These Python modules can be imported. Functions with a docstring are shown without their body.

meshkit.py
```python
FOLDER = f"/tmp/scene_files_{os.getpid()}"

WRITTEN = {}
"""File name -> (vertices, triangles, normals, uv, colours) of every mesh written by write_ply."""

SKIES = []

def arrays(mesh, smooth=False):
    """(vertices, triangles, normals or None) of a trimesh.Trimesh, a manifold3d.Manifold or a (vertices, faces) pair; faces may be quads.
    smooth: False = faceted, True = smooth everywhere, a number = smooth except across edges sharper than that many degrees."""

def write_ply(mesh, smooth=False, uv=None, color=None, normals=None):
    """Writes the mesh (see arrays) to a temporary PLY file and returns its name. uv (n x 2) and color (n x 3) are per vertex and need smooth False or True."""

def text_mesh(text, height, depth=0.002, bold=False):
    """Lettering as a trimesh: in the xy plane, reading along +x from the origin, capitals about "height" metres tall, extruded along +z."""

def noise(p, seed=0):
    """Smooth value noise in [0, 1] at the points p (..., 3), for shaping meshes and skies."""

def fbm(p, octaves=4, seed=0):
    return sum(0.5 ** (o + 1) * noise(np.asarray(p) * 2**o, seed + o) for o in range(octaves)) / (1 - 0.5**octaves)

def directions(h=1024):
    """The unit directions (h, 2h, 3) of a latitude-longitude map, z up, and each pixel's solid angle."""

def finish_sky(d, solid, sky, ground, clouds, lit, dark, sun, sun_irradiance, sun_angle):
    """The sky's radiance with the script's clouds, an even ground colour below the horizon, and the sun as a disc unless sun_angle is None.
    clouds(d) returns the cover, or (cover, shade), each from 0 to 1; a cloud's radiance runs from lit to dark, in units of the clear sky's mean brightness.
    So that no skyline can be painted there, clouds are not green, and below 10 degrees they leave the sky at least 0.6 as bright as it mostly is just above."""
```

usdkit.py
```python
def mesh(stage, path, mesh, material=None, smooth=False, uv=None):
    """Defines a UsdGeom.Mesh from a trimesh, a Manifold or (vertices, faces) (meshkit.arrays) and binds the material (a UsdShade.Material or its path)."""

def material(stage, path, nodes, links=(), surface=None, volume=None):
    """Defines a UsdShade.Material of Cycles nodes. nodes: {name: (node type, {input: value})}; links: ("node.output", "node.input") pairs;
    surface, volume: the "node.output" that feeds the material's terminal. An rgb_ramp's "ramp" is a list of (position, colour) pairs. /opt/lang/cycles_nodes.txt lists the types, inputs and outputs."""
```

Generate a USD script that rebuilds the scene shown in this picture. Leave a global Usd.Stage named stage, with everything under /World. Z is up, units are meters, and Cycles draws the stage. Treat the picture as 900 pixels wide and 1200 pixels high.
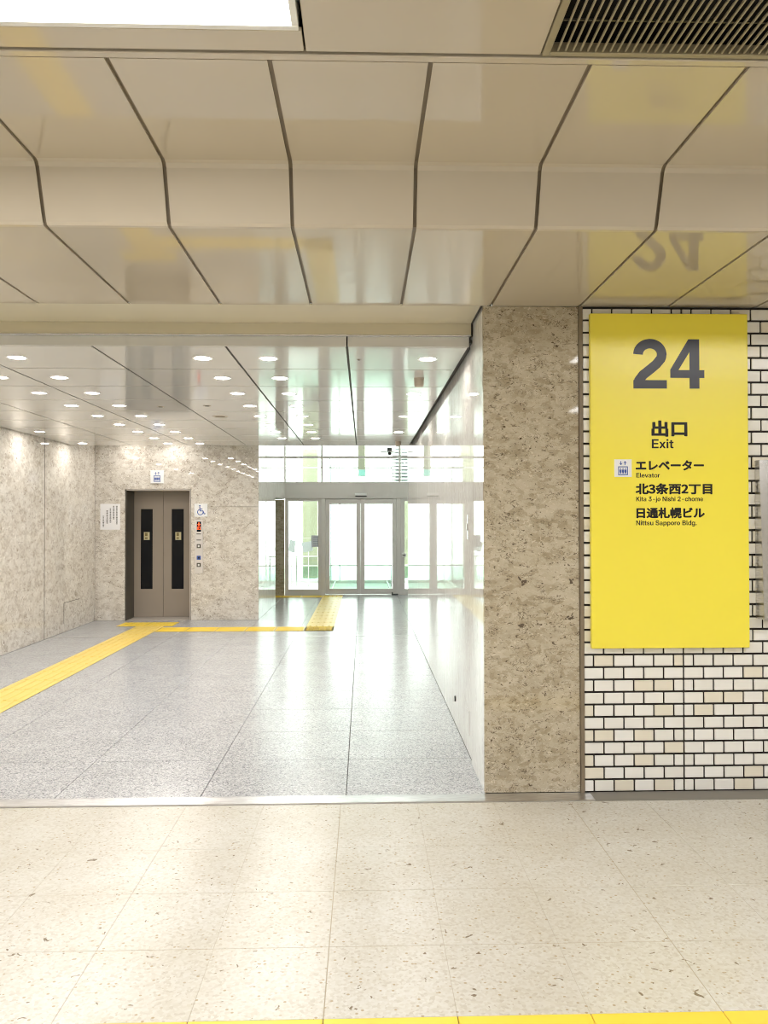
import math, random
import numpy as np, trimesh, usdkit, manifold3d
from shapely.geometry import Polygon
from pxr import Usd, UsdGeom, UsdLux, UsdShade, Gf, Sdf

random.seed(7); rng = np.random.default_rng(7)
stage = Usd.Stage.CreateInMemory()
UsdGeom.SetStageUpAxis(stage, UsdGeom.Tokens.z); UsdGeom.SetStageMetersPerUnit(stage, 1.0)
UsdGeom.Xform.Define(stage, '/World'); UsdGeom.Scope.Define(stage, '/World/Looks')

# ------------------------------------------------------------------ camera, sky, exposure
YAW, PITCH, ROLL, EYE, F_PX = 0.0270, 0.0114, -0.0020, 1.6, 880.0
cam = UsdGeom.Camera.Define(stage, '/World/Camera')
cy, sy, cp, sp = math.cos(YAW), math.sin(YAW), math.cos(PITCH), math.sin(PITCH)
right = np.array([cy, -sy, 0]); fwd = np.array([sy*cp, cy*cp, sp]); up = np.cross(right, fwd)
r2 = right*math.cos(ROLL)+up*math.sin(ROLL); u2 = up*math.cos(ROLL)-right*math.sin(ROLL)
cam.AddTransformOp().Set(Gf.Matrix4d(*r2, 0, *u2, 0, *(-fwd), 0, 0, 0, EYE, 1))
cam.CreateHorizontalApertureAttr(36.0); cam.CreateVerticalApertureAttr(48.0)
cam.CreateFocalLengthAttr(36.0*F_PX/900); cam.CreateClippingRangeAttr(Gf.Vec2f(0.05, 200))
cam.CreateExposureAttr(0.42)
SKY, LAMP, SPOT = 1.5, 12.0, 120.0
dome = UsdLux.DomeLight.Define(stage, '/World/Sky')
dome.CreateIntensityAttr(SKY); dome.CreateColorAttr(Gf.Vec3f(0.97, 1.0, 0.985))

# ------------------------------------------------------------------ helpers
taken = {}
def numbered(parent, name):
    k = (parent, name); n = taken.get(k, 0); taken[k] = n+1
    return f'{parent}/{name}' if n == 0 else f'{parent}/{name}_{n:03d}'
class Thing:
    def __init__(s, path, loc): s.path, s.loc = path, np.array(loc, float)
def data(path, **kw):
    p = stage.GetPrimAtPath(path)
    for k, v in kw.items():
        if v: p.SetCustomDataByKey(k, v)
def thing(name, label, cat, loc=(0, 0, 0), group=None, kind=None):
    path = numbered('/World', name)
    x = UsdGeom.Xform.Define(stage, path); x.AddTranslateOp().Set(Gf.Vec3d(*map(float, loc)))
    data(path, label=label, category=cat, group=group, kind=kind)
    return Thing(path, loc)
def struct(name, label, cat, loc=(0, 0, 0)):
    return thing(name, label, cat, loc, kind='structure')
def as_mesh(m):
    if isinstance(m, (list, tuple)): m = trimesh.util.concatenate([as_mesh(x) for x in m])
    return m
def part(parent, name, m, mat, label=None, kind=None, smooth=False):
    """parent: a Thing (mesh in world coordinates) -> a Mesh below it; returns a Thing to hang sub-parts on"""
    m = as_mesh(m).copy(); m.apply_translation(-parent.loc)
    path = numbered(parent.path, name)
    usdkit.mesh(stage, path, m, M[mat], smooth=smooth)
    data(path, label=label, kind=kind)
    return Thing(path, parent.loc)
def solo(name, m, mat, label, cat, group=None, kind=None, smooth=False):
    path = numbered('/World', name)
    m = as_mesh(m).copy(); b = m.bounds; loc = np.array([*(b.mean(0)[:2]), b[0, 2]]); m.apply_translation(-loc)
    me = usdkit.mesh(stage, path, m, M[mat], smooth=smooth); me.AddTranslateOp().Set(Gf.Vec3d(*map(float, loc)))
    data(path, label=label, category=cat, group=group, kind=kind)
    return Thing(path, loc)
def copy(src, loc, label, group=None):
    was = stage.GetPrimAtPath(src.path).GetCustomData()
    t = thing(src.path.split('/')[-1], label, was['category'], loc, group or was.get('group'))
    p = stage.GetPrimAtPath(t.path); p.GetReferences().AddInternalReference(src.path); p.SetInstanceable(True)
    return t

_S = np.array([[a, b, c] for a in (-1, 1) for b in (-1, 1) for c in (-1, 1)], float)
def _cham(h, c):
    v = []
    for k in range(3):
        w = _S*h
        for j in range(3):
            if j != k: w[:, j] -= _S[:, j]*c
        v.append(w)
    return np.vstack(v)
_CF = trimesh.convex.convex_hull(_cham(np.array([1., 1, 1]), .2))
_cv = _cham(np.array([1., 1, 1]), .2)
_map = np.array([np.argmin(((_cv-v)**2).sum(1)) for v in _CF.vertices]); _CFACE = _map[_CF.faces]
def bx(x0, x1, y0, y1, z0, z1, c=0.0):
    h = np.array([x1-x0, y1-y0, z1-z0])/2.0; o = np.array([x0+x1, y0+y1, z0+z1])/2.0
    if c <= 0:
        m = trimesh.creation.box(extents=h*2); m.apply_translation(o); return m
    return trimesh.Trimesh(_cham(h, min(c, h.min()*.9))+o, _CFACE, process=False)
def extrude_yz(poly, x0, x1):
    """polygon in (y, z) extruded along x"""
    m = trimesh.creation.extrude_polygon(Polygon(poly), x1-x0, engine='earcut')
    v = m.vertices; m.vertices = np.c_[v[:, 2]+x0, v[:, 0], v[:, 1]]
    return m
def plate_xz(shape, y0, y1):
    """shapely shape in (x, z) extruded along y from y0 (front) to y1"""
    out = []
    for g in getattr(shape, 'geoms', [shape]):
        m = trimesh.creation.extrude_polygon(g, y1-y0, engine='earcut')
        v = m.vertices; m.vertices = np.c_[v[:, 0], y1-v[:, 2], v[:, 1]]
        out.append(m)
    return trimesh.util.concatenate(out)
def frame_xz(x0, x1, z0, z1, w, y0, y1, wb=None, wt=None):
    wb = w if wb is None else wb; wt = w if wt is None else wt
    return [bx(x0, x0+w, y0, y1, z0, z1, .003), bx(x1-w, x1, y0, y1, z0, z1, .003), bx(x0+w, x1-w, y0, y1, z1-wt, z1, .003), bx(x0+w, x1-w, y0, y1, z0, z0+wb, .003)]
def lathe(profile, loc, n=32, axis=None):
    m = trimesh.creation.revolve(np.array(profile, float), sections=n)
    if axis is not None: m.apply_transform(axis)
    m.apply_translation(loc); return m
def bar(a, b, r, n=10):
    return trimesh.creation.cylinder(radius=r, segment=[a, b], sections=n)

# ------------------------------------------------------------------ materials
M = {}
def mat(name, nodes, links=(), surface='p.BSDF'):
    M[name] = usdkit.material(stage, f'/World/Looks/{name}', nodes, links, surface=surface)
def plain(name, color, rough=.5, metal=0.0, spec=.5, **kw):
    mat(name, {'p': ('principled_bsdf', {'base_color': color, 'roughness': rough, 'metallic': metal, 'specular_ior_level': spec, **kw})})
def emit(name, color, s):
    mat(name, {'e': ('emission', {'color': color, 'strength': s})}, surface='e.emission')

def marble(name, dark, mid, light, fleck, rough, scale=1.0, stretch=(1, 1, 1.6), spec=.5, vein=.85, frag=.5):
    """brecciated stone: distorted fragments of several tones, fine grain, broken dark vein lines and pale crystals"""
    mat(name, {
        'g': ('geometry', {}), 'm': ('mapping', {'scale': tuple(scale*s for s in stretch)}),
        'w': ('noise_texture', {'scale': 16., 'detail': 4., 'roughness': .65}), 'ws': ('vector_math', {'math_type': 'scale', 'scale': .11}), 'wa': ('vector_math', {'math_type': 'add'}),
        'v': ('voronoi_texture', {'scale': 24.}), 'vc': ('separate_color', {}), 'r0': ('rgb_ramp', {'ramp': [(0, dark), (.3, mid), (.6, light), (1, light)]}),
        'n1': ('noise_texture', {'scale': 6., 'detail': 10., 'roughness': .74, 'distortion': .4}),
        'r1': ('rgb_ramp', {'ramp': [(.32, dark), (.46, mid), (.60, light), (.8, light)]}), 'x0': ('mix_color', {'fac': frag}),
        'n2': ('noise_texture', {'scale': 17., 'detail': 3., 'roughness': .55, 'distortion': 1.4}), 'd': ('math', {'math_type': 'subtract', 'value2': .5}), 'ab': ('math', {'math_type': 'absolute'}),
        'r2': ('rgb_ramp', {'ramp': [(.006, (1, 1, 1)), (.022, (0, 0, 0))]}),
        'n4': ('noise_texture', {'scale': 11., 'detail': 3.}), 'r4': ('rgb_ramp', {'ramp': [(.50, (0, 0, 0)), (.60, (vein, vein, vein))]}), 'mm': ('math', {'math_type': 'multiply'}),
        'n5': ('noise_texture', {'scale': 48., 'detail': 2., 'distortion': 1.}), 'r5': ('rgb_ramp', {'ramp': [(.30, (vein, vein, vein)), (.37, (0, 0, 0))]}), 'mx': ('math', {'math_type': 'maximum'}),
        'n3': ('noise_texture', {'scale': 30., 'detail': 3., 'distortion': 2.}), 'r3': ('rgb_ramp', {'ramp': [(.60, (0, 0, 0)), (.72, (1, 1, 1))]}),
        'x1': ('mix_color', {'b': fleck}), 'x2': ('mix_color', {'b': tuple(min(1, c*1.22) for c in light)}),
        'p': ('principled_bsdf', {'roughness': rough, 'specular_ior_level': spec})},
        [('g.position', 'm.vector'), ('m.vector', 'w.vector'), ('w.color', 'ws.vector1'), ('ws.vector', 'wa.vector1'), ('m.vector', 'wa.vector2'), ('wa.vector', 'v.vector'), ('v.color', 'vc.color'), ('vc.r', 'r0.fac')]
        + [('m.vector', f'n{k}.vector') for k in (1, 2, 3, 4, 5)] +
        [('n1.fac', 'r1.fac'), ('r1.color', 'x0.a'), ('r0.color', 'x0.b'), ('n2.fac', 'd.value1'), ('d.value', 'ab.value1'), ('ab.value', 'r2.fac'), ('n4.fac', 'r4.fac'), ('r2.color', 'mm.value1'), ('r4.color', 'mm.value2'),
         ('n5.fac', 'r5.fac'), ('mm.value', 'mx.value1'), ('r5.color', 'mx.value2'), ('x0.result', 'x1.a'), ('mx.value', 'x1.fac'), ('x1.result', 'x2.a'), ('n3.fac', 'r3.fac'), ('r3.color', 'x2.fac'), ('x2.result', 'p.base_color')])
marble('marble_brown', (.27, .22, .14), (.42, .355, .25), (.53, .47, .36), (.10, .07, .04), .04, 1.0, vein=1.0)
marble('marble_beige', (.42, .37, .31), (.61, .565, .505), (.73, .70, .65), (.22, .175, .135), .02, .72, (1, 1, 1.3))
marble('marble_pale', (.66, .645, .61), (.75, .735, .70), (.80, .79, .76), (.5, .47, .43), .02, .5, (1.6, 1.6, .55), spec=.6, vein=.5, frag=.25)

mat('terrazzo', {
    'g': ('geometry', {}), 'm': ('mapping', {'scale': (1., 1.15, 1.)}),
    'o': ('object_info', {}),
    'v': ('voronoi_texture', {'scale': 88., 'randomness': 1.}),
    'rv': ('rgb_ramp', {'ramp': [(.0, (.50, .47, .40)), (.25, (.575, .555, .495)), (.6, (.615, .605, .56)), (1, (.55, .525, .455))]}),
    'sv': ('separate_color', {}),
    'v2': ('voronoi_texture', {'scale': 52., 'randomness': 1.}), 's2': ('separate_color', {}),
    'rd': ('rgb_ramp', {'ramp': [(.22, (1, 1, 1)), (.34, (0, 0, 0))]}),
    'rp': ('rgb_ramp', {'ramp': [(.80, (0, 0, 0)), (.86, (1, 1, 1))]}), 'mk': ('math', {'math_type': 'multiply'}),
    'n': ('noise_texture', {'scale': 2.2, 'detail': 3.}), 'rn': ('rgb_ramp', {'ramp': [(.35, (.93, .91, .87)), (.65, (1, 1, 1))]}),
    'x': ('mix_color', {'b': (.40, .33, .22)}), 'y': ('mix_color', {'blend_type': 'multiply', 'fac': 1.}),
    'n3': ('noise_texture', {'scale': 26., 'detail': 2.5, 'distortion': .8}), 'r3': ('rgb_ramp', {'ramp': [(.285, (1, 1, 1)), (.305, (0, 0, 0))]}),
    'z': ('mix_color', {'b': (.20, .155, .10)}),
    'p': ('principled_bsdf', {'roughness': .27, 'specular_ior_level': .5})},
    [('g.position', 'm.vector'), ('m.vector', 'v.vector'), ('m.vector', 'v2.vector'), ('m.vector', 'n.vector'), ('m.vector', 'n3.vector'), ('v.color', 'sv.color'), ('sv.r', 'rv.fac'),
     ('v2.color', 's2.color'), ('v2.distance', 'rd.fac'), ('s2.g', 'rp.fac'), ('rd.color', 'mk.value1'), ('rp.color', 'mk.value2'), ('mk.value', 'x.fac'), ('rv.color', 'x.a'),
     ('n.fac', 'rn.fac'), ('x.result', 'y.a'), ('rn.color', 'y.b'), ('n3.fac', 'r3.fac'), ('r3.color', 'z.fac'), ('y.result', 'z.a'), ('z.result', 'p.base_color')])
mat('granite', {
    'g': ('geometry', {}), 'v': ('voronoi_texture', {'scale': 130.}), 's': ('separate_color', {}),
    'r': ('rgb_ramp', {'ramp': [(.0, (.17, .175, .19)), (.18, (.35, .36, .38)), (.55, (.465, .475, .50)), (.85, (.57, .58, .60)), (1, (.67, .675, .69))]}),
    'n': ('noise_texture', {'scale': 26., 'detail': 3., 'roughness': .6}), 'b': ('bump', {'strength': .14, 'distance': .004}),
    'n2': ('noise_texture', {'scale': 3., 'detail': 2.}), 'rn': ('rgb_ramp', {'ramp': [(.3, (.9, .9, .9)), (.7, (1, 1, 1))]}), 'y': ('mix_color', {'blend_type': 'multiply', 'fac': 1.}),
    'p': ('principled_bsdf', {'roughness': .22, 'specular_ior_level': .45})},
    [('g.position', 'v.vector'), ('g.position', 'n.vector'), ('g.position', 'n2.vector'), ('v.color', 's.color'), ('s.r', 'r.fac'), ('n2.fac', 'rn.fac'), ('r.color', 'y.a'), ('rn.color', 'y.b'),
     ('y.result', 'p.base_color'), ('n.fac', 'b.height'), ('b.normal', 'p.normal')])
def brushed(name, color, rough, scale=(60, 1, 60), amt=.06, metal=1.0):
    mat(name, {'g': ('geometry', {}), 'm': ('mapping', {'scale': scale}), 'n': ('noise_texture', {'scale': 6., 'detail': 3.}),
        'r': ('map_range', {'to_min': rough-amt, 'to_max': rough+amt}), 'p': ('principled_bsdf', {'base_color': color, 'metallic': metal})},
        [('g.position', 'm.vector'), ('m.vector', 'n.vector'), ('n.fac', 'r.value'), ('r.result', 'p.roughness')])
brushed('steel', (.72, .71, .70), .24)
brushed('strip_steel', (.70, .70, .72), .28, (2, 60, 60))
brushed('door_metal', (.50, .46, .42), .36, (60, 60, 1), metal=.1)
brushed('frame_metal', (.66, .63, .61), .34, (60, 60, 1), metal=.1)
plain('door_paint', (.31, .265, .22), .42, 0., .5)
plain('jamb_metal', (.10, .095, .08), .3, .6)
def enamel(name, color, rough, wavy=False, spec=.5):
    mat(name, {'g': ('geometry', {}), 'n': ('noise_texture', {'scale': 1.6, 'detail': 2.}), 'b': ('bump', {'strength': .012, 'distance': .01}),
        'p': ('principled_bsdf', {'base_color': color, 'roughness': rough, 'specular_ior_level': spec})},
        [('g.position', 'n.vector'), ('n.fac', 'b.height'), ('b.normal', 'p.normal')] if wavy else [])
enamel('panel_beige', (.53, .465, .365), .05, spec=.9)
enamel('lintel_beige', (.66, .60, .45), .08)
enamel('panel_silver', (.66, .65, .615), .075)
plain('reveal_brown', (.21, .165, .11), .5)
plain('fossil_brown', (.09, .062, .035), .4)
plain('joint_dark', (.05, .045, .035), .7)
plain('grout_dark', (.022, .018, .015), .8)
for k, c in enumerate([(.80, .785, .74), (.83, .815, .78), (.78, .73, .62), (.84, .83, .80)]):
    mat(f'tile_white_{k}', {'g': ('geometry', {}), 'n': ('noise_texture', {'scale': 40., 'detail': 2.}), 'b': ('bump', {'strength': .12, 'distance': .003}),
        'p': ('principled_bsdf', {'base_color': c, 'roughness': .2})}, [('g.position', 'n.vector'), ('n.fac', 'b.height'), ('b.normal', 'p.normal')])
plain('grout_tan', (.42, .36, .26), .8)
plain('cement', (.22, .205, .175), .8)
plain('sign_yellow', (.93, .80, .075), .24)
plain('ink_grey', (.030, .032, .045), .28, 0., .4)
plain('ink_black', (.010, .009, .008), .4, 0., .3)
plain('sign_white', (.83, .84, .86), .35)
plain('ink_blue', (.04, .10, .38), .4)
plain('tactile_yellow', (.86, .62, .06), .38)
plain('tactile_pale', (.80, .60, .16), .38)
plain('black_glass', (.006, .007, .010), .06, 0., .18)
plain('sticker', (.58, .53, .33), .5)
plain('sticker_dark', (.2, .16, .05), .5)
plain('white_plastic', (.82, .82, .81), .4)
plain('beige_plastic', (.52, .45, .36), .45)
plain('dark_plastic', (.03, .03, .03), .4)
plain('grille_paint', (.32, .275, .18), .4)
plain('void_black', (.006, .005, .004), .9)
plain('plaster', (.74, .72, .66), .7)
plain('hall_white', (.82, .84, .82), .35)
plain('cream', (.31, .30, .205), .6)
plain('paving', (.72, .74, .72), .8)
plain('paper', (.85, .85, .88), .6)
plain('board_grey', (.36, .365, .39), .6)
plain('paper_blue', (.74, .77, .84), .6)
plain('paper_print', (.40, .43, .54), .6)
plain('frost', (.62, .78, .70), .5)
plain('can_white', (.85, .85, .83), .35)
emit('lamp_diffuser', (1., .98, .965), LAMP)
emit('spot_emit', (1., .95, .88), SPOT)
emit('led_red', (1., .10, .03), 2.2)
emit('exit_green', (.35, .80, .66), .9)
def glass(name, tint):
    mat(name, {'t': ('transparent_bsdf', {'color': tint}), 'g': ('glossy_bsdf', {'color': (1, 1, 1), 'roughness': .0}), 'f': ('fresnel', {'IOR': 1.45}), 'x': ('mix_closure', {})},
        [('f.fac', 'x.fac'), ('t.BSDF', 'x.closure1'), ('g.BSDF', 'x.closure2')], surface='x.closure')
glass('glass', (.95, .985, .965))
glass('glass_green', (.64, .80, .71))
glass('glass_frost', (.68, .84, .77))

# ------------------------------------------------------------------ main dimensions (metres)
YF = 4.39            # facade plane
PX0, PX1 = .704, 1.268   # pillar
BX0 = 1.294          # left edge of the brickwork
ZS, ZM = 2.862, 3.10     # low soffit, main concourse ceiling
ZC = 2.72            # corridor ceiling
XL, XR = -4.32, .718     # corridor walls
YE, YD = 12.2, 16.25     # elevator wall, door plane
YCE = 11.2           # corridor ceiling ends
XB = -1.70           # right side of the elevator block
ZR = 3.60            # entrance hall roof

# ================================================================== SETTING
# concourse floor: square terrazzo tiles
fl = struct('floor', 'cream terrazzo tile floor of the underground concourse, speckled with brown chips', 'floor')
T = .4325; X0 = .300
part(fl, 'screed', bx(-7, 7, -4, 4.27, -.06, -.0125), 'cement')
part(fl, 'grout', bx(-7, 7, 2.434, 4.263, -.0124, -.0012), 'grout_tan')
ys = [4.262, 3.700, 3.268, 2.842, 2.4345]
gapx = lambda i: .0016 if i in (-1, 2) else .0006
gapy = [.0005, .0006, .0014, .0014, .0010]
for i in range(-8, 8):
    x = X0+i*T
    for j in range(4):
        part(fl, 'tile', bx(x+gapx(i), x+T-gapx(i+1), ys[j+1]+gapy[j+1], ys[j]-gapy[j], -.012, rng.uniform(-.0004, 0), .0008), 'terrazzo')
xa, xb = X0-8*T, X0+8*T
part(fl, 'tile_field', [bx(-7, xa-.001, 2.4345, 4.262, -.012, 0), bx(xb+.001, 7, 2.4345, 4.262, -.012, 0), bx(-7, 7, -4, 2.0, -.012, 0)], 'terrazzo', kind='stuff')
# yellow tactile strip across the concourse
tp = thing('tactile_strip', 'yellow tactile paving strip crossing the concourse floor at the bottom edge of the view', 'tactile paving', (0, 2.22, 0))
for i in range(-8, 8):
    x = X0+i*T
    t = part(tp, 'paving_tile', [bx(x+.0015, x+T-.0015, 2.002, 2.432, -.012, .002, .002)]+[bx(x+.03, x+T-.03, 2.045+.092*k, 2.075+.092*k, .0, .007, .003) for k in range(4)], 'tactile_yellow')
# threshold strip between concourse and corridor
th = solo('threshold_strip', extrude_yz([(4.264, -.01), (4.264, .003), (4.268, .006), (4.383, .006), (4.386, .003), (4.386, -.01)], -4.6, 1.318), 'strip_steel',
     'long brushed steel threshold strip on the floor between cream and grey paving', 'threshold')
solo('floor_gutter', extrude_yz([(4.264, -.02), (4.264, .0), (4.30, -.004), (4.40, .004), (4.40, -.02)], 1.32, 4.2), 'cement', 'rough grey cement strip along the foot of the white brick tile wall', 'kerb', kind='structure')

# corridor floor: granite tiles
fg = struct('floor', 'grey speckled polished granite floor of the corridor behind the threshold', 'floor')
part(fg, 'screed', bx(-5, 3, 4.388, 20, -.06, -.014), 'joint_dark')
gx = [XL, -3.50, -2.65, -1.79, -.95, -.105, XR]
gy = [4.388]+[4.388+.674*k for k in range(1, 9)]+[10.45]
for j in range(len(gy)-1):
    for i in range(len(gx)-1):
        part(fg, 'tile', bx(gx[i]+.002, gx[i+1]-.002, gy[j]+.002, gy[j+1]-.002, -.014, rng.uniform(-.0008, 0), .0015), 'granite')
gy2 = [10.49, 11.3, 12.2, 13.0, 13.8, 14.6, 15.4, 16.2]
gx2 = [XL, -3.50, -2.65, XB, -.95, -.105, XR, 1.6, 2.4]
for j in range(len(gy2)-1):
    for i in range(len(gx2)-1):
        if gy2[j] < 12.1 and gx2[i] > .7: continue
        if 12.1 < gy2[j] < 14.4 and gx2[i] < XB-.01: continue
        part(fg, 'tile', bx(gx2[i]+.002, gx2[i+1]-.002, gy2[j]+.002, gy2[j+1]-.002, -.014, 0, .0015), 'granite')
solo('expansion_joint', bx(XL+.01, XR-.005, 10.452, 10.488, -.012, .002, .001), 'strip_steel', 'thin pale metal expansion strip crossing the grey corridor floor', 'floor strip')

# corridor tactile path
tc = thing('tactile_path', 'yellow tactile guide path on the grey corridor floor, leading to the elevator and branching to the glass doors', 'tactile paving', (-3.2, 8, 0))
def tact(x0, y0, along, m='tactile_yellow', w=.425):
    h = .006; e = .002
    ms = [bx(x0+e, x0+w-e, y0+e, y0+w-e, .0025, .006, .0015)]
    for k in range(4):
        a = .045+k*.0945
        if along == 'y': ms.append(bx(x0+a, x0+a+.034, y0+.02, y0+w-.02, .005, .005+h, .003))
        elif along == 'x': ms.append(bx(x0+.02, x0+w-.02, y0+a, y0+a+.034, .005, .005+h, .003))
    if along == 'dot':
        for a in range(5):
            for b in range(5):
                c = trimesh.creation.cone(radius=.014, height=.012, sections=8); c.apply_translation((x0+.045+a*.084, y0+.045+b*.084, .003)); ms.append(c)
    part(tc, 'paving_tile', ms, m)
W = .43
y = 11.50
for k in range(16):
    y -= W
    if y < 4.5: break
    tact(-3.45, y, 'y', 'tactile_pale')
tact(-3.76, 11.51, 'dot'); tact(-3.33, 11.51, 'dot')
n = 6
for k in range(n): tact(-3.02+k*W, 10.935, 'x')
tact(-.44-W, 10.935, 'dot')
for k in range(10): tact(-.44-W, 10.935+W*(k+1), 'y', 'tactile_pale')
tact(-.44-W, 15.665, 'dot')
for k in range(5): tact(-.44-W*(k+2), 15.665, 'x')

# ---- walls of the corridor
wl = struct('wall_left', 'polished beige marble wall on the left of the corridor', 'wall')
for a, b in ((4.42, 6.2), (6.205, 8.25), (8.255, 10.285), (10.30, YE)):
    part(wl, 'marble_panel', bx(XL-.03, XL, a, b-.002, 0.0, 2.9, .002), 'marble_beige')
part(wl, 'joint_strip', bx(XL-.029, XL-.001, 10.284, 10.2995, 0, 2.9), 'joint_dark')
part(wl, 'backing', bx(XL-.25, XL-.031, 4.6, YE+.2, -.05, ZR), 'joint_dark')
part(wl, 'access_hatch', [bx(XL-.001, XL+.003, 10.95, 11.55, .42, .425), bx(XL-.001, XL+.003, 10.95, 10.955, .12, .42)], 'joint_dark')

wb = struct('wall_back', 'beige marble wall around the elevator at the end of the corridor', 'wall')
EX0, EX1, EZ1 = -3.838, -2.790, 2.112
def slab_panels(x0, x1, z0, z1): part(wb, 'marble_panel', bx(x0, x1, YE, YE+.03, z0, z1, .002), 'marble_beige')
slab_panels(XL, EX0-.004, 0, ZR); slab_panels(EX0-.004, EX1+.004, EZ1+.005, ZR)
slab_panels(EX1+.004, XB, 0, 1.825); slab_panels(EX1+.004, XB, 1.829, ZR)
part(wb, 'core', [bx(XL-.2, EX0, YE+.031, 14.47, 0, ZR), bx(EX1, XB-.03, YE+.031, 14.47, 0, ZR), bx(EX0, EX1, YE+.031, 14.47, EZ1+.02, ZR), bx(EX0, EX1, 12.9, 14.47, 0, EZ1+.02)], 'plaster')

ws = struct('wall_side', 'mirror polished pale side wall of the elevator block facing the entrance hall', 'wall')
part(ws, 'marble_panel', bx(XB-.03, XB, YE+.031, 14.5, 0, ZR, .002), 'marble_pale')
part(ws, 'marble_panel', bx(XB-.03, XB, 14.5, YD-.05, 2.06, ZR, .002), 'marble_pale')
part(ws, 'passage_wall', bx(XL-.2, XB, 16.14, 16.2, 0, 2.05, .002), 'marble_brown')
part(ws, 'passage_ceiling', bx(XL-.2, XB-.031, 14.47, 16.2, 2.055, 2.12), 'plaster')
part(ws, 'passage_end', [bx(XL-.25, XL-.201, 14.4, 16.2, 0, 2.1), bx(XL-.2, XB-.031, 14.471, 14.49, 0, 2.05)], 'plaster')

wr = struct('wall_right', 'mirror polished pale grey marble wall on the right of the corridor', 'wall')
cuts = [4.945, 6.60, 8.30, 10.0, 11.6, YE]
for i in range(len(cuts)-1):
    part(wr, 'marble_panel', bx(XR, XR+.03, cuts[i]+.003, cuts[i+1]-(.001), 0, 2.88, .0015), 'marble_pale')
part(wr, 'backing', [bx(XR+.031, 1.2, 4.5, YE-.001, 0, 3.0), bx(XR, XR+.0305, 4.93, 4.9475, 0, 2.88)], 'joint_dark')
wq = struct('wall_hall', 'plain white walls of the entrance hall hidden behind the right marble wall', 'wall')
part(wq, 'plaster_face', [bx(XR+.02, 2.5, YE, YE+.05, 0, ZR), bx(2.4, 2.45, YE, YD, 0, ZR)], 'hall_white')

# ---- corridor ceiling
cc = struct('ceiling', 'silver grey metal panel ceiling of the corridor with rows of downlights', 'ceiling')
lx = [XL+.02, -3.43, -2.60, -1.738, -.885, -.106, .682]
ly = [4.84+.717*k for k in range(9)]+[YCE]
LIGHTS = []
rowdef = [(-4.05, [2, 4, 6, 8], 'beside the left marble wall'), (-2.83, list(range(9)), 'in the second line from the left wall'), (-2.37, list(range(9)), 'in the third line from the left wall'),
          (-1.108, list(range(8)), 'in the fourth line from the left wall'), (-.655, list(range(8)), 'in the fifth line from the left wall'), (.445, [0, 2, 4, 6], 'in the single line nearest the right wall')]
for x, ks, where in rowdef:
    for k in ks: LIGHTS.append((x, 5.19+.717*k, where, ks.index(k), len(ks)))
RH = .062
for j in range(len(ly)-1):
    for i in range(len(lx)-1):
        x0, x1, y0, y1 = lx[i]+.008, lx[i+1]-.008, ly[j]+.006, ly[j+1]-.006
        poly = Polygon([(x0, y0), (x1, y0), (x1, y1), (x0, y1)])
        for x, yy, *_ in LIGHTS:
            if x0-.1 < x < x1+.1 and y0-.1 < yy < y1+.1:
                poly = poly.difference(Polygon([(x+RH*math.cos(a), yy+RH*math.sin(a)) for a in np.linspace(0, 2*math.pi, 28, endpoint=False)]))
        m = trimesh.util.concatenate([trimesh.creation.extrude_polygon(g, .003, engine='earcut') for g in getattr(poly, 'geoms', [poly])])
        m.apply_translation((0, 0, ZC)); part(cc, 'ceiling_panel', m, 'panel_silver')
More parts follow.
